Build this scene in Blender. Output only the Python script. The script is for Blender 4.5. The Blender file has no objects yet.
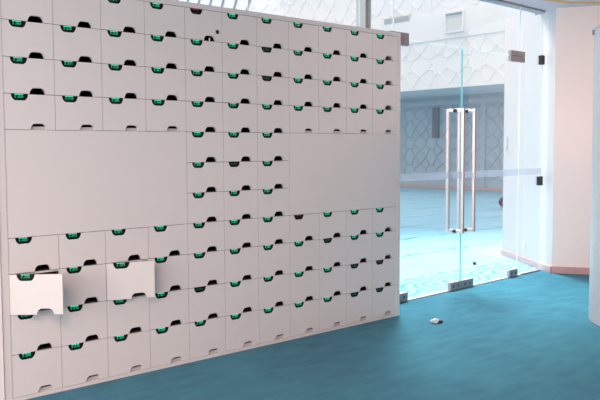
import bpy, bmesh, math, random
from mathutils import Vector, Matrix
random.seed(7)
sc = bpy.context.scene
COL = sc.collection
PI = math.pi

# ------------------------------------------------------------------ helpers
def link(o, parent=None):
    COL.objects.link(o)
    if parent is not None:
        o.parent = parent
    return o

def tag(o, label=None, cat=None, group=None, kind=None):
    if label: o['label'] = label
    if cat: o['category'] = cat
    if group: o['group'] = group
    if kind: o['kind'] = kind
    return o

def empty(name, loc=(0, 0, 0), rz=0.0):
    o = bpy.data.objects.new(name, None)
    o.empty_display_size = 0.2
    o.location = loc
    o.rotation_euler = (0, 0, rz)
    return link(o)

class MB:
    """collects shapes, builds ONE mesh object"""
    def __init__(self):
        self.bm = bmesh.new()
    def box(self, x0, x1, y0, y1, z0, z1, mi=0):
        v = [self.bm.verts.new(p) for p in
             [(x0, y0, z0), (x1, y0, z0), (x1, y1, z0), (x0, y1, z0),
              (x0, y0, z1), (x1, y0, z1), (x1, y1, z1), (x0, y1, z1)]]
        for f in [(0, 3, 2, 1), (4, 5, 6, 7), (0, 1, 5, 4), (1, 2, 6, 5), (2, 3, 7, 6), (3, 0, 4, 7)]:
            fc = self.bm.faces.new([v[i] for i in f]); fc.material_index = mi
        return self
    def prism(self, pts, depth, to3, mi=0, side_mi=None):
        """pts: closed 2-D outline, extruded by depth; to3(u, v, w) -> xyz"""
        a = [self.bm.verts.new(to3(u, v, 0.0)) for u, v in pts]
        b = [self.bm.verts.new(to3(u, v, depth)) for u, v in pts]
        n = len(pts)
        f1 = self.bm.faces.new(a); f2 = self.bm.faces.new(b[::-1])
        f1.material_index = f2.material_index = mi
        for i in range(n):
            f = self.bm.faces.new([a[i], b[i], b[(i + 1) % n], a[(i + 1) % n]])
            f.material_index = mi if side_mi is None else side_mi
        return self
    def bar(self, p, q, w, d, nrm):
        """rectangular strip from p to q, width w, depth d along nrm"""
        p, q, nrm = Vector(p), Vector(q), Vector(nrm)
        t = (q - p).normalized(); s = t.cross(nrm).normalized() * w / 2
        vs = [self.bm.verts.new(x) for x in
              [p - s, q - s, q + s, p + s, p - s * .6 + nrm * d, q - s * .6 + nrm * d, q + s * .6 + nrm * d, p + s * .6 + nrm * d]]
        for f in [(0, 3, 2, 1), (4, 5, 6, 7), (0, 1, 5, 4), (1, 2, 6, 5), (2, 3, 7, 6), (3, 0, 4, 7)]:
            self.bm.faces.new([vs[i] for i in f])
        return self
    def cyl(self, p, q, r, n=12, r2=None):
        p, q = Vector(p), Vector(q); t = (q - p).normalized()
        a = Vector((0, 0, 1)) if abs(t.z) < .9 else Vector((1, 0, 0))
        e1 = t.cross(a).normalized(); e2 = t.cross(e1)
        r2 = r if r2 is None else r2
        A = [self.bm.verts.new(p + (e1 * math.cos(2 * PI * i / n) + e2 * math.sin(2 * PI * i / n)) * r) for i in range(n)]
        B = [self.bm.verts.new(q + (e1 * math.cos(2 * PI * i / n) + e2 * math.sin(2 * PI * i / n)) * r2) for i in range(n)]
        self.bm.faces.new(A); self.bm.faces.new(B[::-1])
        for i in range(n):
            self.bm.faces.new([A[i], B[i], B[(i + 1) % n], A[(i + 1) % n]])
        return self
    def build(self, name, mats, parent=None, bevel=0.0, smooth=False, seg=2):
        bmesh.ops.recalc_face_normals(self.bm, faces=self.bm.faces[:])
        me = bpy.data.meshes.new(name)
        self.bm.to_mesh(me); self.bm.free()
        for m in (mats if isinstance(mats, (list, tuple)) else [mats]):
            me.materials.append(m)
        if smooth:
            for p in me.polygons: p.use_smooth = True
        o = bpy.data.objects.new(name, me)
        if bevel:
            b = o.modifiers.new('bevel', 'BEVEL'); b.width = bevel; b.segments = seg
            b.limit_method = 'ANGLE'; b.angle_limit = math.radians(40)
        return link(o, parent)

# ---------------------------------------------------------------- materials
def new_mat(name):
    m = bpy.data.materials.new(name); m.use_nodes = True
    return m, m.node_tree, m.node_tree.nodes['Principled BSDF']

def plain(name, col, rough=.5, metal=0.0, var=0.03, scale=6.0, bump=0.0, bscale=200, spec=.5):
    m, nt, b = new_mat(name)
    tc = nt.nodes.new('ShaderNodeTexCoord')
    n = nt.nodes.new('ShaderNodeTexNoise'); n.inputs['Scale'].default_value = scale; n.inputs['Detail'].default_value = 4
    nt.links.new(tc.outputs['Object'], n.inputs['Vector'])
    r = nt.nodes.new('ShaderNodeMixRGB')
    r.inputs[1].default_value = tuple(c * (1 - var) for c in col) + (1,)
    r.inputs[2].default_value = tuple(min(1, c * (1 + var)) for c in col) + (1,)
    nt.links.new(n.outputs['Fac'], r.inputs[0])
    nt.links.new(r.outputs[0], b.inputs['Base Color'])
    b.inputs['Roughness'].default_value = rough; b.inputs['Metallic'].default_value = metal
    b.inputs['Specular IOR Level'].default_value = spec
    if bump:
        n2 = nt.nodes.new('ShaderNodeTexNoise'); n2.inputs['Scale'].default_value = bscale
        nt.links.new(tc.outputs['Object'], n2.inputs['Vector'])
        bp = nt.nodes.new('ShaderNodeBump'); bp.inputs['Strength'].default_value = bump; bp.inputs['Distance'].default_value = .01
        nt.links.new(n2.outputs['Fac'], bp.inputs['Height']); nt.links.new(bp.outputs[0], b.inputs['Normal'])
    return m

def emit(name, col, s):
    m, nt, b = new_mat(name)
    b.inputs['Base Color'].default_value = (0, 0, 0, 1)
    b.inputs['Emission Color'].default_value = col + (1,)
    b.inputs['Emission Strength'].default_value = s
    return m

def glass_mat(name, tint, refl=.5):
    m = bpy.data.materials.new(name); m.use_nodes = True; nt = m.node_tree
    for n in list(nt.nodes): nt.nodes.remove(n)
    out = nt.nodes.new('ShaderNodeOutputMaterial')
    t = nt.nodes.new('ShaderNodeBsdfTransparent'); t.inputs[0].default_value = tint + (1,)
    g = nt.nodes.new('ShaderNodeBsdfGlossy'); g.inputs['Roughness'].default_value = .02
    fr = nt.nodes.new('ShaderNodeFresnel'); fr.inputs[0].default_value = 1.45
    mu = nt.nodes.new('ShaderNodeMath'); mu.operation = 'MULTIPLY'; mu.inputs[1].default_value = refl
    nt.links.new(fr.outputs[0], mu.inputs[0])
    mx = nt.nodes.new('ShaderNodeMixShader')
    nt.links.new(mu.outputs[0], mx.inputs[0]); nt.links.new(t.outputs[0], mx.inputs[1]); nt.links.new(g.outputs[0], mx.inputs[2])
    nt.links.new(mx.outputs[0], out.inputs[0])
    return m

def frost_mat():
    m = bpy.data.materials.new('frosted_film'); m.use_nodes = True; nt = m.node_tree
    for n in list(nt.nodes): nt.nodes.remove(n)
    out = nt.nodes.new('ShaderNodeOutputMaterial')
    t = nt.nodes.new('ShaderNodeBsdfTransparent'); t.inputs[0].default_value = (.97, .97, 1, 1)
    d = nt.nodes.new('ShaderNodeBsdfDiffuse'); d.inputs[0].default_value = (.42, .45, .50, 1)
    tr = nt.nodes.new('ShaderNodeBsdfTranslucent'); tr.inputs[0].default_value = (.42, .45, .50, 1)
    ad = nt.nodes.new('ShaderNodeMixShader'); ad.inputs[0].default_value = .6
    nt.links.new(d.outputs[0], ad.inputs[1]); nt.links.new(tr.outputs[0], ad.inputs[2])
    mx = nt.nodes.new('ShaderNodeMixShader'); mx.inputs[0].default_value = .35
    nt.links.new(t.outputs[0], mx.inputs[1]); nt.links.new(ad.outputs[0], mx.inputs[2])
    nt.links.new(mx.outputs[0], out.inputs[0])
    return m

def carpet(name, c1, c2, striped=False):
    m, nt, b = new_mat(name)
    N = nt.nodes.new; L = nt.links.new
    geo = N('ShaderNodeNewGeometry')
    n1 = N('ShaderNodeTexNoise'); n1.inputs['Scale'].default_value = 1.1; n1.inputs['Detail'].default_value = 5
    n2 = N('ShaderNodeTexNoise'); n2.inputs['Scale'].default_value = 9; n2.inputs['Detail'].default_value = 6
    n3 = N('ShaderNodeTexNoise'); n3.inputs['Scale'].default_value = 260
    mp = N('ShaderNodeMapping'); mp.inputs['Scale'].default_value = (.45, 1.2, 1)
    L(geo.outputs['Position'], mp.inputs[0])
    L(geo.outputs['Position'], n1.inputs['Vector']); L(mp.outputs[0], n2.inputs['Vector']); L(geo.outputs['Position'], n3.inputs['Vector'])
    ad = N('ShaderNodeMath'); ad.operation = 'ADD'; L(n1.outputs['Fac'], ad.inputs[0]); L(n2.outputs['Fac'], ad.inputs[1])
    mr = N('ShaderNodeMapRange'); mr.inputs[1].default_value = .75; mr.inputs[2].default_value = 1.25
    L(ad.outputs[0], mr.inputs[0])
    mx = N('ShaderNodeMixRGB'); mx.inputs[1].default_value = c1 + (1,); mx.inputs[2].default_value = c2 + (1,)
    L(mr.outputs[0], mx.inputs[0])
    col = mx.outputs[0]
    if striped:
        # thin woven vine lines every 1.22 m, running along X
        sx = N('ShaderNodeSeparateXYZ'); L(geo.outputs['Position'], sx.inputs[0])
        wn = N('ShaderNodeTexNoise'); wn.inputs['Scale'].default_value = 3.2; wn.inputs['Detail'].default_value = 1
        L(geo.outputs['Position'], wn.inputs['Vector'])
        w = N('ShaderNodeMath'); w.operation = 'MULTIPLY_ADD'; w.inputs[1].default_value = .22
        L(wn.outputs['Fac'], w.inputs[0]); L(sx.outputs['Y'], w.inputs[2])
        o = N('ShaderNodeMath'); o.operation = 'ADD'; o.inputs[1].default_value = 0.0; L(w.outputs[0], o.inputs[0])
        pm = N('ShaderNodeMath'); pm.operation = 'PINGPONG'; pm.inputs[1].default_value = .61; L(o.outputs[0], pm.inputs[0])
        lt = N('ShaderNodeMapRange'); lt.inputs[1].default_value = .015; lt.inputs[2].default_value = .05
        lt.inputs[3].default_value = 1; lt.inputs[4].default_value = 0; L(pm.outputs[0], lt.inputs[0])
        bn = N('ShaderNodeTexNoise'); bn.inputs['Scale'].default_value = 5.5; L(geo.outputs['Position'], bn.inputs['Vector'])
        br = N('ShaderNodeMapRange'); br.inputs[1].default_value = .42; br.inputs[2].default_value = .55; L(bn.outputs['Fac'], br.inputs[0])
        mm = N('ShaderNodeMath'); mm.operation = 'MULTIPLY'; L(lt.outputs[0], mm.inputs[0]); L(br.outputs[0], mm.inputs[1])
        m2 = N('ShaderNodeMixRGB'); L(mm.outputs[0], m2.inputs[0]); L(col, m2.inputs[1]); m2.inputs[2].default_value = (.07, .25, .34, 1)
        col = m2.outputs[0]
        # scrolls woven along the doors
        fx = N('ShaderNodeMath'); fx.operation = 'PINGPONG'; fx.inputs[1].default_value = .62; L(sx.outputs['X'], fx.inputs[0])
        dx = N('ShaderNodeMath'); dx.operation = 'SUBTRACT'; dx.inputs[1].default_value = .2; L(fx.outputs[0], dx.inputs[0])
        dy = N('ShaderNodeMath'); dy.operation = 'MULTIPLY_ADD'; dy.inputs[1].default_value = 1.7; dy.inputs[2].default_value = -1.25; L(sx.outputs['Y'], dy.inputs[0])
        cb = N('ShaderNodeCombineXYZ'); L(dx.outputs[0], cb.inputs[0]); L(dy.outputs[0], cb.inputs[1])
        ln = N('ShaderNodeVectorMath'); ln.operation = 'LENGTH'; L(cb.outputs[0], ln.inputs[0])
        ra = N('ShaderNodeMath'); ra.operation = 'MULTIPLY_ADD'; ra.inputs[1].default_value = .22; L(wn.outputs['Fac'], ra.inputs[0]); L(ln.outputs['Value'], ra.inputs[2])
        rp = N('ShaderNodeMath'); rp.operation = 'PINGPONG'; rp.inputs[1].default_value = .07; L(ra.outputs[0], rp.inputs[0])
        rl = N('ShaderNodeMapRange'); rl.inputs[1].default_value = .015; rl.inputs[2].default_value = .03; rl.inputs[3].default_value = 1; rl.inputs[4].default_value = 0; L(rp.outputs[0], rl.inputs[0])
        lim = N('ShaderNodeMath'); lim.operation = 'LESS_THAN'; lim.inputs[1].default_value = .5; L(ln.outputs['Value'], lim.inputs[0])
        q = N('ShaderNodeMath'); q.operation = 'MULTIPLY'; L(rl.outputs[0], q.inputs[0]); L(lim.outputs[0], q.inputs[1])
        m3 = N('ShaderNodeMixRGB'); L(q.outputs[0], m3.inputs[0]); L(col, m3.inputs[1]); m3.inputs[2].default_value = (.06, .34, .38, 1)
        col = m3.outputs[0]
    L(col, b.inputs['Base Color'])
    b.inputs['Roughness'].default_value = .9; b.inputs['Specular IOR Level'].default_value = .15
    b.inputs['Sheen Weight'].default_value = .12 if not striped else .1
    b.inputs['Sheen Roughness'].default_value = .35
    bp = N('ShaderNodeBump'); bp.inputs['Strength'].default_value = .5; bp.inputs['Distance'].default_value = .01
    L(n3.outputs['Fac'], bp.inputs['Height']); L(bp.outputs[0], b.inputs['Normal'])
    return m

M_lam = plain('white_laminate', (.72, .69, .68), .38, var=.015, scale=2.0)
M_trim = plain('white_edge_board', (.70, .67, .66), .45, var=.015)
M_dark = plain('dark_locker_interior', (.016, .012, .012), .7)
M_grey = plain('grey_inner_board', (.50, .48, .48), .6)
M_plate = plain('black_display_plastic', (.004, .006, .006), .5, spec=.15)
M_led = emit('green_led', (.03, .70, .36), .85)
M_ledbar = emit('green_led_bar', (.10, .90, .50), 1.1)
M_leddim = emit('dim_green_led', (.03, .30, .14), .35)
M_ledred = emit('red_led', (.75, .02, .07), .6)
M_hole = plain('dark_brown_lock', (.03, .015, .008), .5)
M_white = plain('white_paint', (.84, .815, .815), .7, var=.01, scale=1.5)
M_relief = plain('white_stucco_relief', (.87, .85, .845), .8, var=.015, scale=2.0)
M_recess = plain('shaded_stucco_relief', (.39, .50, .58), .8, var=.03, scale=2.0)  # same stucco, with the recess's bluish shade put into the colour
M_pier = plain('pale_pier_paint', (.60, .57, .575), .7, var=.01)
M_warm = plain('wall_warm_light_tint', (.96, .80, .75), .6, var=.015, scale=1.2)  # pink of the warm room light, put into the colour
M_marble = plain('rose_marble', (.60, .33, .33), .35, var=.18, scale=14)
M_marble2 = plain('pale_rose_marble', (.55, .37, .36), .4, var=.05, scale=10)
M_ceil = plain('ceiling_paint', (.78, .62, .65), .8, var=.02)
M_orange = plain('orange_ornament_paint', (.85, .45, .18), .7)
M_yellow = plain('yellow_ornament_paint', (.85, .68, .22), .7)
M_steel = plain('brushed_steel', (.74, .63, .63), .32, metal=1.0, var=.03, scale=40)
M_fit = plain('satin_patch_fitting', (.40, .35, .37), .4, metal=.6, var=.05, scale=30)
M_black = plain('black_rubber', (.012, .013, .016), .5)
M_edge = plain('green_glass_edge', (.22, .60, .64), .2, var=.05)
M_edgew = plain('pale_glass_edge', (.82, .85, .86), .25)
M_glass = glass_mat('clear_glass', (.985, .992, .992), .3)
M_frost = frost_mat()
M_alu = plain('pale_aluminium', (.55, .58, .58), .5, metal=.3)
M_slat = plain('blue_grey_louver', (.30, .34, .38), .6)
M_bag = plain('dark_bag_fabric', (.008, .011, .02), .9, spec=.05)
M_curv = plain('white_curved_panel_paint', (.70, .68, .68), .5, var=.01)
M_paper = plain('crumpled_white_paper', (.75, .72, .74), .8, var=.15, scale=60)
M_carp = carpet('blue_carpet', (.012, .145, .225), (.026, .215, .305))
M_carph = carpet('glare_lightened_carpet_with_vine_lines', (.23, .51, .68), (.29, .58, .75), True)  # same carpet as the room, its colour lightened for hall glare
M_wall = plain('warm_room_wall', (.80, .74, .70), .8)

# --------------------------------------------------------------- the setting
CEIL = 2.99
GA = math.atan(0.0396)                       # the glass wall is turned a touch from the lockers
def gy(x): return 0.365 + (x - 3.856) * 0.0396
GDIR = Vector((math.cos(GA), math.sin(GA), 0)); GN = Vector((math.sin(GA), -math.cos(GA), 0))  # GN towards the room
def gp(x, off=0.0, z=0.0):
    p = Vector((x, gy(x), z)) + GN * off
    return (p.x, p.y, p.z)

def poly_slab(name, pts, z0, z1, mats, kind='structure', bevel=0):
    o = MB().prism(pts, z1 - z0, lambda u, v, w: (u, v, z0 + w)).build(name, mats, bevel=bevel)
    return tag(o, kind=kind)

# room carpet and hall carpet, meeting at the glass
poly_slab('floor', [(-5, -8), (9.5, -8), (9.5, gy(9.5)), (-5, gy(-5))], -.1, 0, M_carp)
poly_slab('floor_hall', [(-5, gy(-5)), (9.5, gy(9.5)), (9.5, 0.45 + gy(9.5)), (24, 1), (24, 32), (-5, 32)], -.1, 0, M_carph)
poly_slab('ceiling', [(-5, -8), (9.5, -8), (9.5, gy(9.5) + .02), (-5, gy(-5) + .02)], CEIL, CEIL + .2, M_ceil)
# header beam on the hall side of the glass
poly_slab('trim_1', [(-5, gy(-5) + .02), (9.5, gy(9.5) + .02), (9.5, .72), (-5, .25)], CEIL, CEIL + 1.2, M_slat)
# dark glazing channel under the ceiling, along the glass
poly_slab('trim_2', [(-5, gy(-5) - .015), (6.36, gy(6.36) - .015), (6.36, gy(6.36) + .02), (-5, gy(-5) + .02)], CEIL - .02, CEIL, M_fit)
# threshold rail in the floor
mb = MB()
for a, b_ in ((-3.0, 3.75), (5.93, 6.34)):
    mb.prism([gp(a, .018)[:2], gp(b_, .018)[:2], gp(b_, -.018)[:2], gp(a, -.018)[:2]], .016, lambda u, v, w: (u, v, w))
tag(mb.build('trim_3', M_fit), kind='structure')
mb = MB().prism([gp(3.75, .008)[:2], gp(5.93, .008)[:2], gp(5.93, -.008)[:2], gp(3.75, -.008)[:2]], .005, lambda u, v, w: (u, v, w))
tag(mb.build('trim_4', M_marble2), kind='structure')

# right-hand pier: oblique white face (hall) and room face tinted pink for the warm light on it
A, B, Cc = (7.15, 1.50), (6.36, .33), (6.98, -.88)
J = (6.273, .40)
mb = MB()
pts = [A, (6.30, .28), Cc, (8.6, -.88), (8.6, 1.50)]
mb.prism(pts, 3.0, lambda u, v, w: (u, v, w))
mb.bm.faces.ensure_lookup_table()
o = mb.build('wall_right', [M_pier, M_warm])
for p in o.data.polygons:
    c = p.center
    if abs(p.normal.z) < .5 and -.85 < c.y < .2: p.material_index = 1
tag(o, kind='structure')
# the pier carries on above the ceiling on the hall side
poly_slab('wall_upper', [A, (6.62, .74), (8.6, .74), (8.6, 1.50)], 3.0, 8.0, M_pier)
# baseboards round the pier
def skirting(name, p, q, mat, h=.078, t=.022):
    p, q = Vector(p), Vector(q); d = (q - p).normalized(); n = Vector((d.y, -d.x))
    if n.dot(Vector((-1.6, -4.3)) - p) < 0: n = -n
    pts = [p, q, q + n * t, p + n * t]
    o = MB().prism([tuple(v) for v in pts], h, lambda u, v, w: (u, v, w)).build(name, mat, bevel=.004)
    return tag(o, kind='structure')
skirting('baseboard_right', (6.30, .28), Cc, M_marble)
skirting('baseboard_hall', A, (6.30, .28), M_marble2)
# wall beyond the lockers on the left, flush with them
poly_slab('wall_left', [(-5, -.012), (-.048, -.012), (-.048, .33), (-5, .14)], 0, CEIL, M_white)
poly_slab('wall_side', [(-5.2, -8), (-5, -8), (-5, .14), (-5.2, .14)], 0, .9, M_wall)
poly_slab('wall_back', [(-5.2, -8.2), (9.7, -8.2), (9.7, -8), (-5.2, -8)], 0, CEIL + .2, M_wall)
poly_slab('wall_east', [(9.5, -8), (9.7, -8), (9.7, 1.5), (9.5, 1.5)], 0, CEIL + .2, M_wall)
poly_slab('wall_side_upper', [(-5.2, -8), (-5, -8), (-5, .14), (-5.2, .14)], 2.6, CEIL + .2, M_wall)

# --- the hall beyond: two-storey wall with strapwork relief over a recess
def star_relief(name, x, y0, y1, z0, z1, cell, mat, parent=None, w=.035, d=.035):
    """strapwork of eight-pointed stars, raised from the wall face that looks towards -X"""
    mb = MB(); nrm = (-1, 0, 0)
    def seg(a, b):
        (ya, za), (yb, zb) = a, b
        # clip to the panel
        t0, t1 = 0.0, 1.0
        for p0, dp, lo, hi in ((ya, yb - ya, y0, y1), (za, zb - za, z0, z1)):
            if abs(dp) < 1e-9:
                if p0 < lo or p0 > hi: return
                continue
            u, v = (lo - p0) / dp, (hi - p0) / dp
            if u > v: u, v = v, u
            t0, t1 = max(t0, u), min(t1, v)
        if t1 - t0 < .02: return
        mb.bar((x, ya + (yb - ya) * t0, za + (zb - za) * t0), (x, ya + (yb - ya) * t1, za + (zb - za) * t1), w, d, nrm)
    ny = int((y1 - y0) / cell) + 2; nz = int((z1 - z0) / cell) + 2
    zc0 = (z0 + z1) / 2 - (nz // 2) * cell
    for i in range(ny):
        for k in range(nz + 1):
            cy, cz = y0 + (i + .5) * cell, zc0 + k * cell
            R, r = cell * .30, cell * .2
            P = []
            for a in range(16):
                rad = R if a % 2 == 0 else r
                t = a * PI / 8 + PI / 8
                P.append((cy + rad * math.cos(t), cz + rad * math.sin(t)))
            for a in range(16): seg(P[a], P[(a + 1) % 16])
            H = cell / 2
            for a in range(8):                      # kites out of each point to the cell rim
                t = a * PI / 4 + PI / 8
                tip = P[a * 2]
                q = (cy + H * max(-1, min(1, math.cos(t) * 1.25)), cz + H * max(-1, min(1, math.sin(t) * 1.25)))
                seg(tip, q)
            for sy in (-1, 1):
                seg((cy + sy * H * .48, cz + H), (cy + sy * H, cz + H * .48))
                seg((cy + sy * H * .48, cz - H), (cy + sy * H, cz - H * .48))
    return mb.build(name, mat, parent)

XF, XR = 17.0, 19.9
w = MB().box(XF, XR + .3, 2, 31, 3.21, 4.66).box(XF - .06, XR + .3, 2, 31, 4.66, 5.47).box(XF, XR + .3, 2, 31, 5.47, 9.2).build('wall_gallery', M_relief)
tag(w, kind='structure')
star_relief('strapwork', XF, 5.5, 26, 3.30, 4.62, 1.38, M_relief, w, w=.045, d=.026)
star_relief('strapwork', XF, 8.6, 28, 5.50, 8.6, 1.7, M_relief, w, w=.045, d=.026)
MB().box(XF - .05, XF, 10.62, 10.75, 5.47, 9.0).build('pilaster', M_relief, w)
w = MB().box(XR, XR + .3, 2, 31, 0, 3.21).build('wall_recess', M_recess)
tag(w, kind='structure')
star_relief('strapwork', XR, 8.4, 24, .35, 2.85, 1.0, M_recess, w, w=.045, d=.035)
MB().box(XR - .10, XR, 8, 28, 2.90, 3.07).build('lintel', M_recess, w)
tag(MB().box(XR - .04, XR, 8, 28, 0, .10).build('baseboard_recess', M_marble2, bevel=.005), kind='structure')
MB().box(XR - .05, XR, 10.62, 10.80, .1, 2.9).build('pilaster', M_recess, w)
poly_slab('wall_end', [(-5, 31), (XR + .3, 31), (XR + .3, 31.3), (-5, 31.3)], 0, 9.2, M_relief)

# sloping louvres at the top of the gallery wall
lv = MB().box(XF - .02, XF - .005, 19.4, 27.5, 6.6, 8.9).build('window_1', M_white)
tag(lv, kind='structure')
for i in range(8):
    yb = 19.75 + i * .92
    s = MB()
    zb = 6.65
    s.bar((XF - .03, yb, zb), (XF - .03, yb - 1.05, zb + 2.1), .08, .06, (-1, 0, 0))
    s.build('louver', M_slat, lv)

# --------------------------------------------------------- frameless glazing
def pane(name, x0, x1, z0, z1, parent, mats=None, t=.012):
    mb = MB()
    a, b_ = gp(x0), gp(x1)
    n = GN * (t / 2)
    pts = [(a[0] + n.x, a[1] + n.y), (b_[0] + n.x, b_[1] + n.y), (b_[0] - n.x, b_[1] - n.y), (a[0] - n.x, a[1] - n.y)]
    mb.prism(pts, z1 - z0, lambda u, v, w: (u, v, z0 + w))
    o = mb.build(name, mats or [M_glass, M_edge, M_edgew], parent)
    for p in o.data.polygons:
        # narrow polished edges look green
        if abs(p.normal.dot(GN)) < .5:
            p.material_index = 1 if (p.center - Vector(gp(4.737))).xy.length < .02 else 2
    return o

def gbox(mb, x0, x1, o0, o1, z0, z1):
    """box aligned to the glass; o0..o1 = offset towards the room"""
    pts = [gp(x0, o1)[:2], gp(x1, o1)[:2], gp(x1, o0)[:2], gp(x0, o0)[:2]]
    mb.prism(pts, z1 - z0, lambda u, v, w: (u, v, z0 + w))
    return mb

def fit(name, x0, x1, z0, z1, parent, step=None, mat=None):
    mb = MB()
    gbox(mb, x0, x1, -.018, .018, z0, z1)
    o = mb.build(name, mat or M_fit, parent, bevel=.003)
    m2 = MB()
    for q in (.28, .72):
        xx = x0 + (x1 - x0) * q; zz = (z0 + z1) / 2
        m2.cyl(gp(xx, .017, zz), gp(xx, .0205, zz), .011, 14)
    m2.build('screw_cap', M_black, o)
    return o

JL, JM, JR = 3.655, 4.737, 5.841
TOP = 2.425
def handle(xc, parent):
    """closed loop pull: one square bar each side of the glass, two posts through it"""
    mb = MB()
    z0, z1 = .585, 1.822
    for s in (-1, 1):
        o0, o1 = sorted((s * .073, s * .101))
        gbox(mb, xc - .016, xc + .016, o0, o1, z0, z1)
    for z in (z0, z1 - .03):
        gbox(mb, xc - .014, xc + .014, -.074, .074, z, z + .03)
    h = mb.build('handle', M_steel, parent, bevel=.004)
    for z in (z0 + .015, z1 - .015):
        m2 = MB().cyl(gp(xc, -.020, z), gp(xc, .020, z), .020, 16)
        m2.build('washer', M_black, h)
    return h

def frost(x0, x1, parent):
    mb = MB(); gbox(mb, x0, x1, .0065, .0075, 1.128, 1.197)
    return mb.build('frosted_band', M_frost, parent)

d1 = empty('door_1'); tag(d1, kind='structure')
pane('glass_leaf', JL + .004, JM - .004, .012, TOP, d1)
fit('patch_fitting', 3.665, 3.862, .004, .085, d1)
fit('patch_fitting', JM - .19, JM - .006, .004, .085, d1)
handle(JM - .098, d1); frost(JL + .01, JM - .006, d1)
d2 = empty('door_2'); tag(d2, kind='structure')
pane('glass_leaf', JM + .004, JR - .004, .012, TOP, d2)
fit('patch_fitting', JM + .006, JM + .215, .004, .085, d2)
fit('patch_fitting', JR - .18, JR - .008, .004, .085, d2)
handle(JM + .098, d2); frost(JM + .006, JR - .01, d2)
# side and top lights
w2 = empty('window_2'); tag(w2, kind='structure')
pane('transom_pane', JL + .003, JR - .003, TOP + .008, CEIL - .01, w2, [M_glass, M_edgew, M_edgew])
for x0, x1, zz in ((3.60, 3.777, 0), (JR - .208, JR - .004, 0)):
    m = MB(); gbox(m, x0, x1, -.018, .018, TOP - .055, TOP + .003); gbox(m, x0, x1 + .085, -.018, .018, TOP + .006, TOP + .062)
    gbox(m, x1 + .012, x1 + .085, -.018, .018, TOP - .055, TOP + .006)
    m.build('patch_fitting', M_fit, w2, bevel=.003)
w3 = empty('window_3'); tag(w3, kind='structure')
pane('side_pane', JR + .003, 6.335, .012, CEIL - .01, w3, [M_glass, M_edgew, M_edgew]); frost(JR + .006, 6.33, w3)
for z in (2.43, 1.05):
    m = MB(); gbox(m, 6.285, 6.345, -.022, .026, z - .052, z + .052)
    m.build('wall_clip', M_black, w3, bevel=.004)
w4 = empty('window_4'); tag(w4, kind='structure')
pane('side_pane', 3.30, JL - .003, .012, CEIL - .01, w4, [M_glass, M_edgew, M_edgew])
x = 3.20
k = 0
while x > -2.5:
    pane('side_pane', x - 1.25, x - .003, .012, CEIL - .01, w4, [M_glass, M_edgew, M_edgew]); x -= 1.25
m = MB(); gbox(m, 3.212, 3.228, -.05, .05, .0, CEIL - .02); gbox(m, 3.276, 3.292, -.05, .05, 0, CEIL - .02)
gbox(m, 3.228, 3.276, -.02, .02, 0, CEIL - .02)
m.build('mullion', M_alu, w4)

# -------------------------------------------------------------- locker wall
W = .3
Z = {0: 2.3664, 1: 2.1628, 2: 1.9591, 3: 1.7551, 4: 1.5527, 5: 1.3488, 6: 1.1450, 7: .9412, 8: .7366, 9: .5043, 10: .2710, 11: .022}
DEPTH = .29
cab = empty('locker_cabinet', (0, 0, 0))
tag(cab, 'wide white wall of small lockers with green number displays, standing on blue carpet', 'locker cabinet')
# outer frame
mb = MB()
mb.box(-.042, 0, -.004, DEPTH, 0, 2.401)
mb.box(11 * W, 11 * W + .040, -.004, DEPTH, 0, 2.401)
mb.box(0, 11 * W, -.002, DEPTH, Z[0] + .001, 2.401)
mb.box(0, 11 * W, -.002, DEPTH, 0, Z[11] - .001)
mb.build('frame', M_trim, cab, bevel=.0015)
# inner carcass: back, dividers and shelves, all dark
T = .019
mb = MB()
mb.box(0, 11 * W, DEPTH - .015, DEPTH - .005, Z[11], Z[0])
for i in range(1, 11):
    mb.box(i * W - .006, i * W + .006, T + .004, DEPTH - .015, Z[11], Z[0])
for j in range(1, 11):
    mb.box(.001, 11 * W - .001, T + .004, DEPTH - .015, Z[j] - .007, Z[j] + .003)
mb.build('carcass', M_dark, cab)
mb = MB()
for j in range(1, 11):
    mb.box(.001, 11 * W - .001, T + .0008, T + .0038, Z[j] - .014, Z[j] - .003)
mb.build('shelf_edge', M_trim, cab)
# pale boards just behind the notches above the blank panels and at the bottom row
mb = MB()
for x0, x1 in ((.001, 4 * W - .001), (7 * W + .001, 11 * W - .001)):
    mb.box(x0, x1, T + .0005, T + .0035, Z[4] - .1, Z[4] + .020)
mb.box(.001, 11 * W - .001, T + .0005, T + .0035, Z[11] - .01, Z[11] + .022)
mb.build('backing_rail', M_grey, cab)
# blank centre panels
for x0, x1 in ((0, 4), (7, 11)):
    MB().box(x0 * W + .0012, x1 * W - .0012, 0, T, Z[7] + .0012, Z[4] - .0012).build('blank_panel', M_lam, cab, bevel=.001)

G = .0016
def arc_trap(u0, u1, v, hgt, inset):
    """outline points of a round-shouldered notch opening at height v going by hgt (signed)"""
    pts = []
    n = 7
    rx = inset * 1.9
    for i in range(n + 1):
        t = i / n * PI / 2
        pts.append((u0 + rx * (1 - math.cos(t)) ** .85, v + hgt * math.sin(t) ** .92))
    for i in range(n, -1, -1):
        t = i / n * PI / 2
        pts.append((u1 - rx * (1 - math.cos(t)) ** .85, v + hgt * math.sin(t) ** .92))
    return pts

def door_mesh(h, key):
    zt, zb = h - G, G
    out = [(G, zb)]
    out += arc_trap(.151, .247, zb, .034, .014)          # hand notch in the lower edge
    out += [(W - G, zb), (W - G, zt)]
    out += arc_trap(.043, .144, zt, -.036, .014)[::-1]   # display window in the upper edge
    out += [(G, zt)]
    mb = MB(); mb.prism(out, T, lambda u, v, w: (u, w, v))
    bm = mb.bm
    bmesh.ops.recalc_face_normals(bm, faces=bm.faces[:])
    me = bpy.data.meshes.new('door'); bm.to_mesh(me); bm.free(); me.materials.append(M_lam)
    return me

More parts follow.
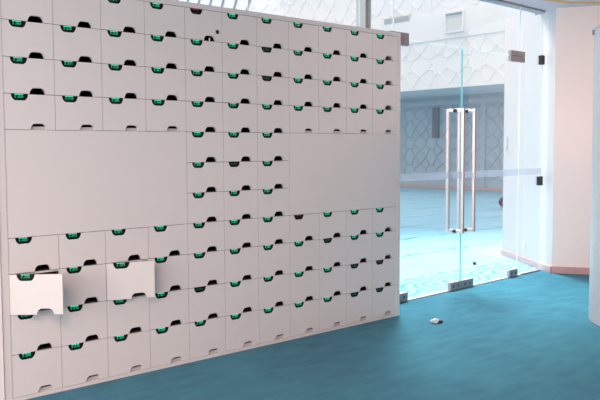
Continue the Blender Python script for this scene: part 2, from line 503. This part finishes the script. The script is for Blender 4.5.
SEG = {'0': 'abcdef', '1': 'bc', '2': 'abged', '3': 'abgcd', '4': 'fgbc', '5': 'afgcd', '6': 'afgedc', '7': 'abc', '8': 'abcdefg', '9': 'abcdfg', 'E': 'afged'}
def display_mesh(text, led, bar):
    mb = MB()
    # plate behind the window, slightly larger than the cut-out
    pts = arc_trap(.038, .149, 0, -.041, .014)
    mb.prism([(u, v) for u, v in pts], .004, lambda u, v, w: (u, T * .35 + w, v), mi=0)
    y0, y1 = T * .35 - .0012, T * .35
    cw, ch, s = .0070, .0120, .0016
    u = .068; vt = -.0095
    for c in text:
        if c == '.':
            mb.box(u - .001, u + .0022, y0, y1, vt - ch, vt - ch + .003, mi=1); u += .0055; continue
        segs = SEG[c]; m_ = vt - ch / 2
        R = {'a': (u, u + cw, vt - s, vt), 'd': (u, u + cw, vt - ch, vt - ch + s), 'g': (u, u + cw, m_ - s / 2, m_ + s / 2),
             'f': (u, u + s, m_, vt), 'b': (u + cw - s, u + cw, m_, vt), 'e': (u, u + s, vt - ch, m_), 'c': (u + cw - s, u + cw, vt - ch, m_)}
        for q in segs:
            a, b_, c_, d_ = R[q]; mb.box(a, b_, y0, y1, c_, d_, mi=1)
        u += cw + (.0075 if c == 'E' else .0030)
    # indicator bars right under the seam
    if bar:
        for k in range(3):
            mb.box(.066 + k * .017, .066 + k * .017 + .014, y0 - .003, y1, -.0058, -.0012, mi=2)
    bm = mb.bm; bmesh.ops.recalc_face_normals(bm, faces=bm.faces[:])
    me = bpy.data.meshes.new('display'); bm.to_mesh(me); bm.free()
    for m in (M_plate, led, bar or led): me.materials.append(m)
    return me

dim = {(1, 6), (2, 6), (5, 5), (8, 8), (9, 4), (9, 9), (10, 9), (10, 10), (9, 10)}
red = {(0, 4), (7, 7)}
meshes = {}
num = 0
for c in range(11):
    for j in list(range(0, 11)):
        if j in (4, 5, 6) and not 4 <= c <= 6: continue
        num += 1
        h = round(Z[j] - Z[j + 1], 4)
        if h not in meshes: meshes[h] = door_mesh(h, h)
        d = bpy.data.objects.new('door', meshes[h])
        d.location = (c * W, 0, Z[j + 1])
        link(d, cab)
        if (j, c) == (8, 0):
            d.rotation_euler = (0, 0, -math.radians(39)); d['label'] = 'white locker door swung open, at the left edge'
        elif (j, c) == (8, 2):
            d.rotation_euler = (0, 0, -math.radians(20)); d['label'] = 'white locker door standing ajar'
        t_ = 'E.%03d' % (num)
        if (j, c) in red: me = display_mesh('', M_ledred, M_ledred)
        elif (j, c) in dim: me = display_mesh(t_, M_leddim, None)
        else: me = display_mesh(t_, M_led, M_ledbar)
        ds = bpy.data.objects.new('display', me)
        ds.location = (0, 0, h)
        link(ds, d)
        if (j, c) in red: ds['label'] = 'display glowing red'
        if (j, c) == (0, 4):
            m = MB().cyl((1.46 - c * W, -.003, 2.229 - Z[1]), (1.46 - c * W, .004, 2.229 - Z[1]), .014, 16)
            m.build('lock', M_hole, d)
            m = MB().box(.196, .203, .004, .008, .002, .022); m.build('paper_tag', M_paper, d)

# ------------------------------------------------- curved panel at the right
cx, cy, R = 4.429, -1.149, .62
dv = Vector((cx + 1.6078, cy + 4.2892)).normalized(); rt = Vector((dv.y, -dv.x))
ctr = Vector((cx, cy)) + rt * R
cp = empty('curved_partition', (ctr.x, ctr.y, 0))
tag(cp, 'tall white curved partition at the right edge, standing on blue carpet', 'partition')
def ring(r0, r1, z0, z1, n=72):
    mb = MB(); bm = mb.bm
    v = [[bm.verts.new((r * math.cos(2 * PI * i / n), r * math.sin(2 * PI * i / n), z)) for i in range(n)] for r, z in ((r1, z0), (r1, z1), (r0, z1), (r0, z0))]
    for a in range(4):
        for i in range(n):
            bm.faces.new([v[a][i], v[a][(i + 1) % n], v[(a + 1) % 4][(i + 1) % n], v[(a + 1) % 4][i]])
    return mb
ring(R - .04, R, .004, 2.385).build('curved_panel', M_curv, cp, bevel=.003, smooth=False).data.polygons.foreach_set('use_smooth', [True] * (72 * 4))
ring(R - .045, R + .006, 2.385, 2.405).build('top_rim', M_alu, cp)
a = math.atan2(-rt.y, -rt.x) + .07
px, py = math.cos(a), math.sin(a)
MB().cyl(((R - .002) * px, (R - .002) * py, 2.372), ((R + .02) * px, (R + .02) * py, 2.372), .022, 14).build('bolt', M_fit, cp, bevel=.003)

# --------------------------------------------------------------- small things
def blob(name, loc, sc_, mat, seed, amp=.25, parent=None, sub=3):
    bm = bmesh.new(); bmesh.ops.create_icosphere(bm, subdivisions=sub, radius=1)
    rnd = random.Random(seed); dirs = [Vector((rnd.uniform(-1, 1), rnd.uniform(-1, 1), rnd.uniform(-1, 1))).normalized() for _ in range(9)]
    for v in bm.verts:
        n = v.co.normalized(); k = 1 + amp * sum(math.sin(4 * n.dot(d) + i) for i, d in enumerate(dirs)) / 9 * 2
        v.co = Vector((n.x * k * sc_[0], n.y * k * sc_[1], n.z * k * sc_[2]))
    zmin = min(v.co.z for v in bm.verts)
    for v in bm.verts: v.co.z -= zmin
    me = bpy.data.meshes.new(name); bm.to_mesh(me); bm.free(); me.materials.append(mat)
    o = bpy.data.objects.new(name, me); o.location = loc
    return link(o, parent)

t = empty('crumpled_wrapper', (3.34, -.40, 0))
tag(t, 'small crumpled white wrapper with a black end, on the blue carpet near the glass doors', 'wrapper')
o = blob('paper', (-.012, .006, 0), (.036, .024, .017), M_paper, 3, .5, t)
blob('black_end', (.028, -.022, 0), (.016, .016, .015), M_black, 5, .3, t)
blob('fold', (-.004, -.026, 0), (.016, .008, .007), M_black, 9, .3, t)

t = empty('floor_door_stop', (6.18, 1.25, 0))
tag(t, 'tiny black and white door stop on the hall carpet just beyond the glass doors', 'door stop')
MB().cyl((0, 0, 0), (0, 0, .035), .024, 16, .018).build('rubber_buffer', M_black, t, bevel=.003)
MB().cyl((.05, -.035, 0), (.05, -.035, .014), .026, 16, .02).build('base', M_white, t, bevel=.003)

t = empty('dark_bag', (13.62, 5.62, 0))
tag(t, 'dark bag on the far carpet, half hidden behind the white pillar', 'bag')
blob('bag_body', (0, 0, 0), (.24, .22, .17), M_bag, 12, .12, t)
m = MB()
pr = [(.12 * math.cos(a_ * PI / 8), 0, .27 + .10 * math.sin(a_ * PI / 8)) for a_ in range(9)]
for q in range(8): m.cyl(pr[q], pr[q + 1], .012, 8)
m.build('handle', M_bag, t)

t = empty('wall_speaker', (XR, 12.65, 0))
tag(t, 'tall narrow dark grey speaker on the recessed far wall, beyond the glass', 'speaker')
MB().box(-.13, -.002, -.125, .125, 1.77, 2.82).build('cabinet', plain('speaker_grey', (.16, .20, .24), .6), t, bevel=.015)
MB().box(-.136, -.13, -.10, .10, 1.80, 2.79).build('grille', plain('speaker_cloth', (.13, .17, .21), .9), t)

t = empty('slot_grille', (XF - .06, 11.93, 5.46))
tag(t, 'slim grey horizontal air grille on the plain band of the high far wall', 'air grille')
MB().box(-.03, -.001, -.52, .52, -.085, .085).build('frame', M_alu, t, bevel=.004)
m = MB()
for k in range(4): m.box(-.036, -.03, -.49, .49, -.066 + k * .036, -.05 + k * .036)
m.build('slat', M_slat, t)

t = empty('wall_vent_box', (XF - .06, 9.66, 5.1))
tag(t, 'square white framed vent box high on the far wall, dark strip for the shade along its top', 'vent')
m = MB()
m.box(-.10, -.001, -.34, -.29, -.30, .30).box(-.10, -.001, .29, .34, -.30, .30).box(-.10, -.001, -.29, .29, -.30, -.25).box(-.10, -.001, -.29, .29, .26, .30)
m.build('frame', M_white, t, bevel=.004)
MB().box(-.05, -.001, -.29, .29, -.25, .26).build('panel', plain('vent_panel', (.70, .70, .71), .7), t)
MB().box(-.108, -.05, -.30, .29, .225, .268).build('shade_strip', M_slat, t)  # dark strip standing for the shade inside the top of the recess

fd = Vector((A[0] - 6.30, A[1] - .28)).normalized(); fn = Vector((-fd.y, fd.x))
if fn.x > 0: fn = -fn
for s_, z_, hh, lab in ((.0, 1.49, .09, 'upper'), (1, .21, .055, 'lower')):
    kk = .93 if s_ == 0 else .52
    P = Vector((6.30, .28)) + Vector((A[0] - 6.30, A[1] - .28)) * kk
    t = empty('wall_switch' if s_ == 0 else 'wall_socket', (P.x, P.y, z_), math.atan2(fd.y, fd.x))
    tag(t, 'small white switch plate at chest height on the white pillar beyond the glass' if s_ == 0 else 'small white socket plate low on the white pillar just above its skirting',
        'switch' if s_ == 0 else 'socket')
    sg = 1 if Matrix.Rotation(math.atan2(fd.y, fd.x), 2) @ Vector((0, 1)) @ fn > 0 else -1
    y0, y1 = sorted((0.0, sg * .008)); MB().box(-.035, .035, y0, y1, -hh, hh).build('plate', M_alu if s_ == 0 else M_edgew, t, bevel=.002)
    y0, y1 = sorted((sg * .008, sg * .012)); MB().box(-.014, .014, y0, y1, -hh * .4, hh * .4).build('rocker', M_white, t, bevel=.002)

# ornament painted on the ceiling near the pier
m = MB()
zc = CEIL - .004
def strip(pts, wd):
    for a_, b_ in zip(pts, pts[1:]):
        m.bar((a_[0], a_[1], CEIL), (b_[0], b_[1], CEIL), wd, .005, (0, 0, -1))
strip([(5.7, .10), (6.1, .02), (6.35, -.18), (6.42, -.42), (6.3, -.8), (6.0, -1.2)], .10)
strip([(6.42, -.42), (6.66, -.32), (6.9, -.6)], .07)
tag(m.build('trim_5', M_orange), kind='structure')
m = MB(); strip([(5.6, .0), (5.95, -.08), (6.2, -.28), (6.24, -.5)], .05); strip([(6.3, -.8), (6.8, -1.0), (7.2, -.95)], .05)
tag(m.build('trim_6', M_yellow), kind='structure')

# ------------------------------------------------------------------- lights
def area(name, loc, rot, sx, sy, power, col):
    l = bpy.data.lights.new(name, 'AREA'); l.shape = 'RECTANGLE'; l.size = sx; l.size_y = sy; l.energy = power; l.color = col
    o = bpy.data.objects.new(name, l); o.location = loc; o.rotation_euler = rot
    return link(o)
# ceiling lamp panels over the lockers' aisle (warm)
area('ceiling_lamp', (-2.2, -3.7, CEIL - .05), (0, 0, 0), 1.6, 1.6, 185, (1, .65, .50))
area('ceiling_lamp', (2.5, -4.5, CEIL - .05), (0, 0, 0), 1.6, 1.6, 20, (1, .58, .46))
area('ceiling_lamp', (4.9, -2.4, CEIL - .05), (0, 0, 0), .9, .9, 75, (1, .66, .56))
# daylight from the window opening in the left side wall
area('window_daylight', (-4.95, -4.0, 1.75), (0, -PI / 2, 0), 1.6, 5.0, 255, (1, .95, .95))

sk = area('skylight', (9.0, 4.7, 8.6), (0, 0, 0), 2.4, 2.4, 560, (1, .96, .93))
sk.rotation_euler = (Vector((5.5, -.8, 0)) - Vector((9.0, 4.7, 8.6))).to_track_quat('-Z', 'Y').to_euler()
sk.data.spread = math.radians(65)
wd = bpy.data.worlds.new('World'); sc.world = wd; wd.use_nodes = True
bg = wd.node_tree.nodes['Background']; bg.inputs[0].default_value = (1, .965, .95, 1); bg.inputs[1].default_value = 1.7

# ------------------------------------------------------------------- camera
cam = bpy.data.cameras.new('camera'); co = bpy.data.objects.new('camera', cam); link(co)
yaw, pitch, roll = -.7264, -.0681, -.0049
f = Vector((-math.sin(yaw) * math.cos(pitch), math.cos(yaw) * math.cos(pitch), math.sin(pitch)))
r = f.cross(Vector((0, 0, 1))).normalized(); u = r.cross(f)
r2 = r * math.cos(roll) + u * math.sin(roll); u2 = u * math.cos(roll) - r * math.sin(roll)
m = Matrix(((r2.x, u2.x, -f.x, -1.6078), (r2.y, u2.y, -f.y, -4.2892), (r2.z, u2.z, -f.z, 1.4426), (0, 0, 0, 1)))
co.matrix_world = m
cam.sensor_width = 36; cam.lens = 763.91 / 600 * 36; cam.clip_end = 200
sc.camera = co
sc.view_settings.view_transform = 'Standard'; sc.view_settings.look = 'None'
sc.view_settings.exposure = 0; sc.view_settings.gamma = 1; sc.view_settings.use_curve_mapping = False
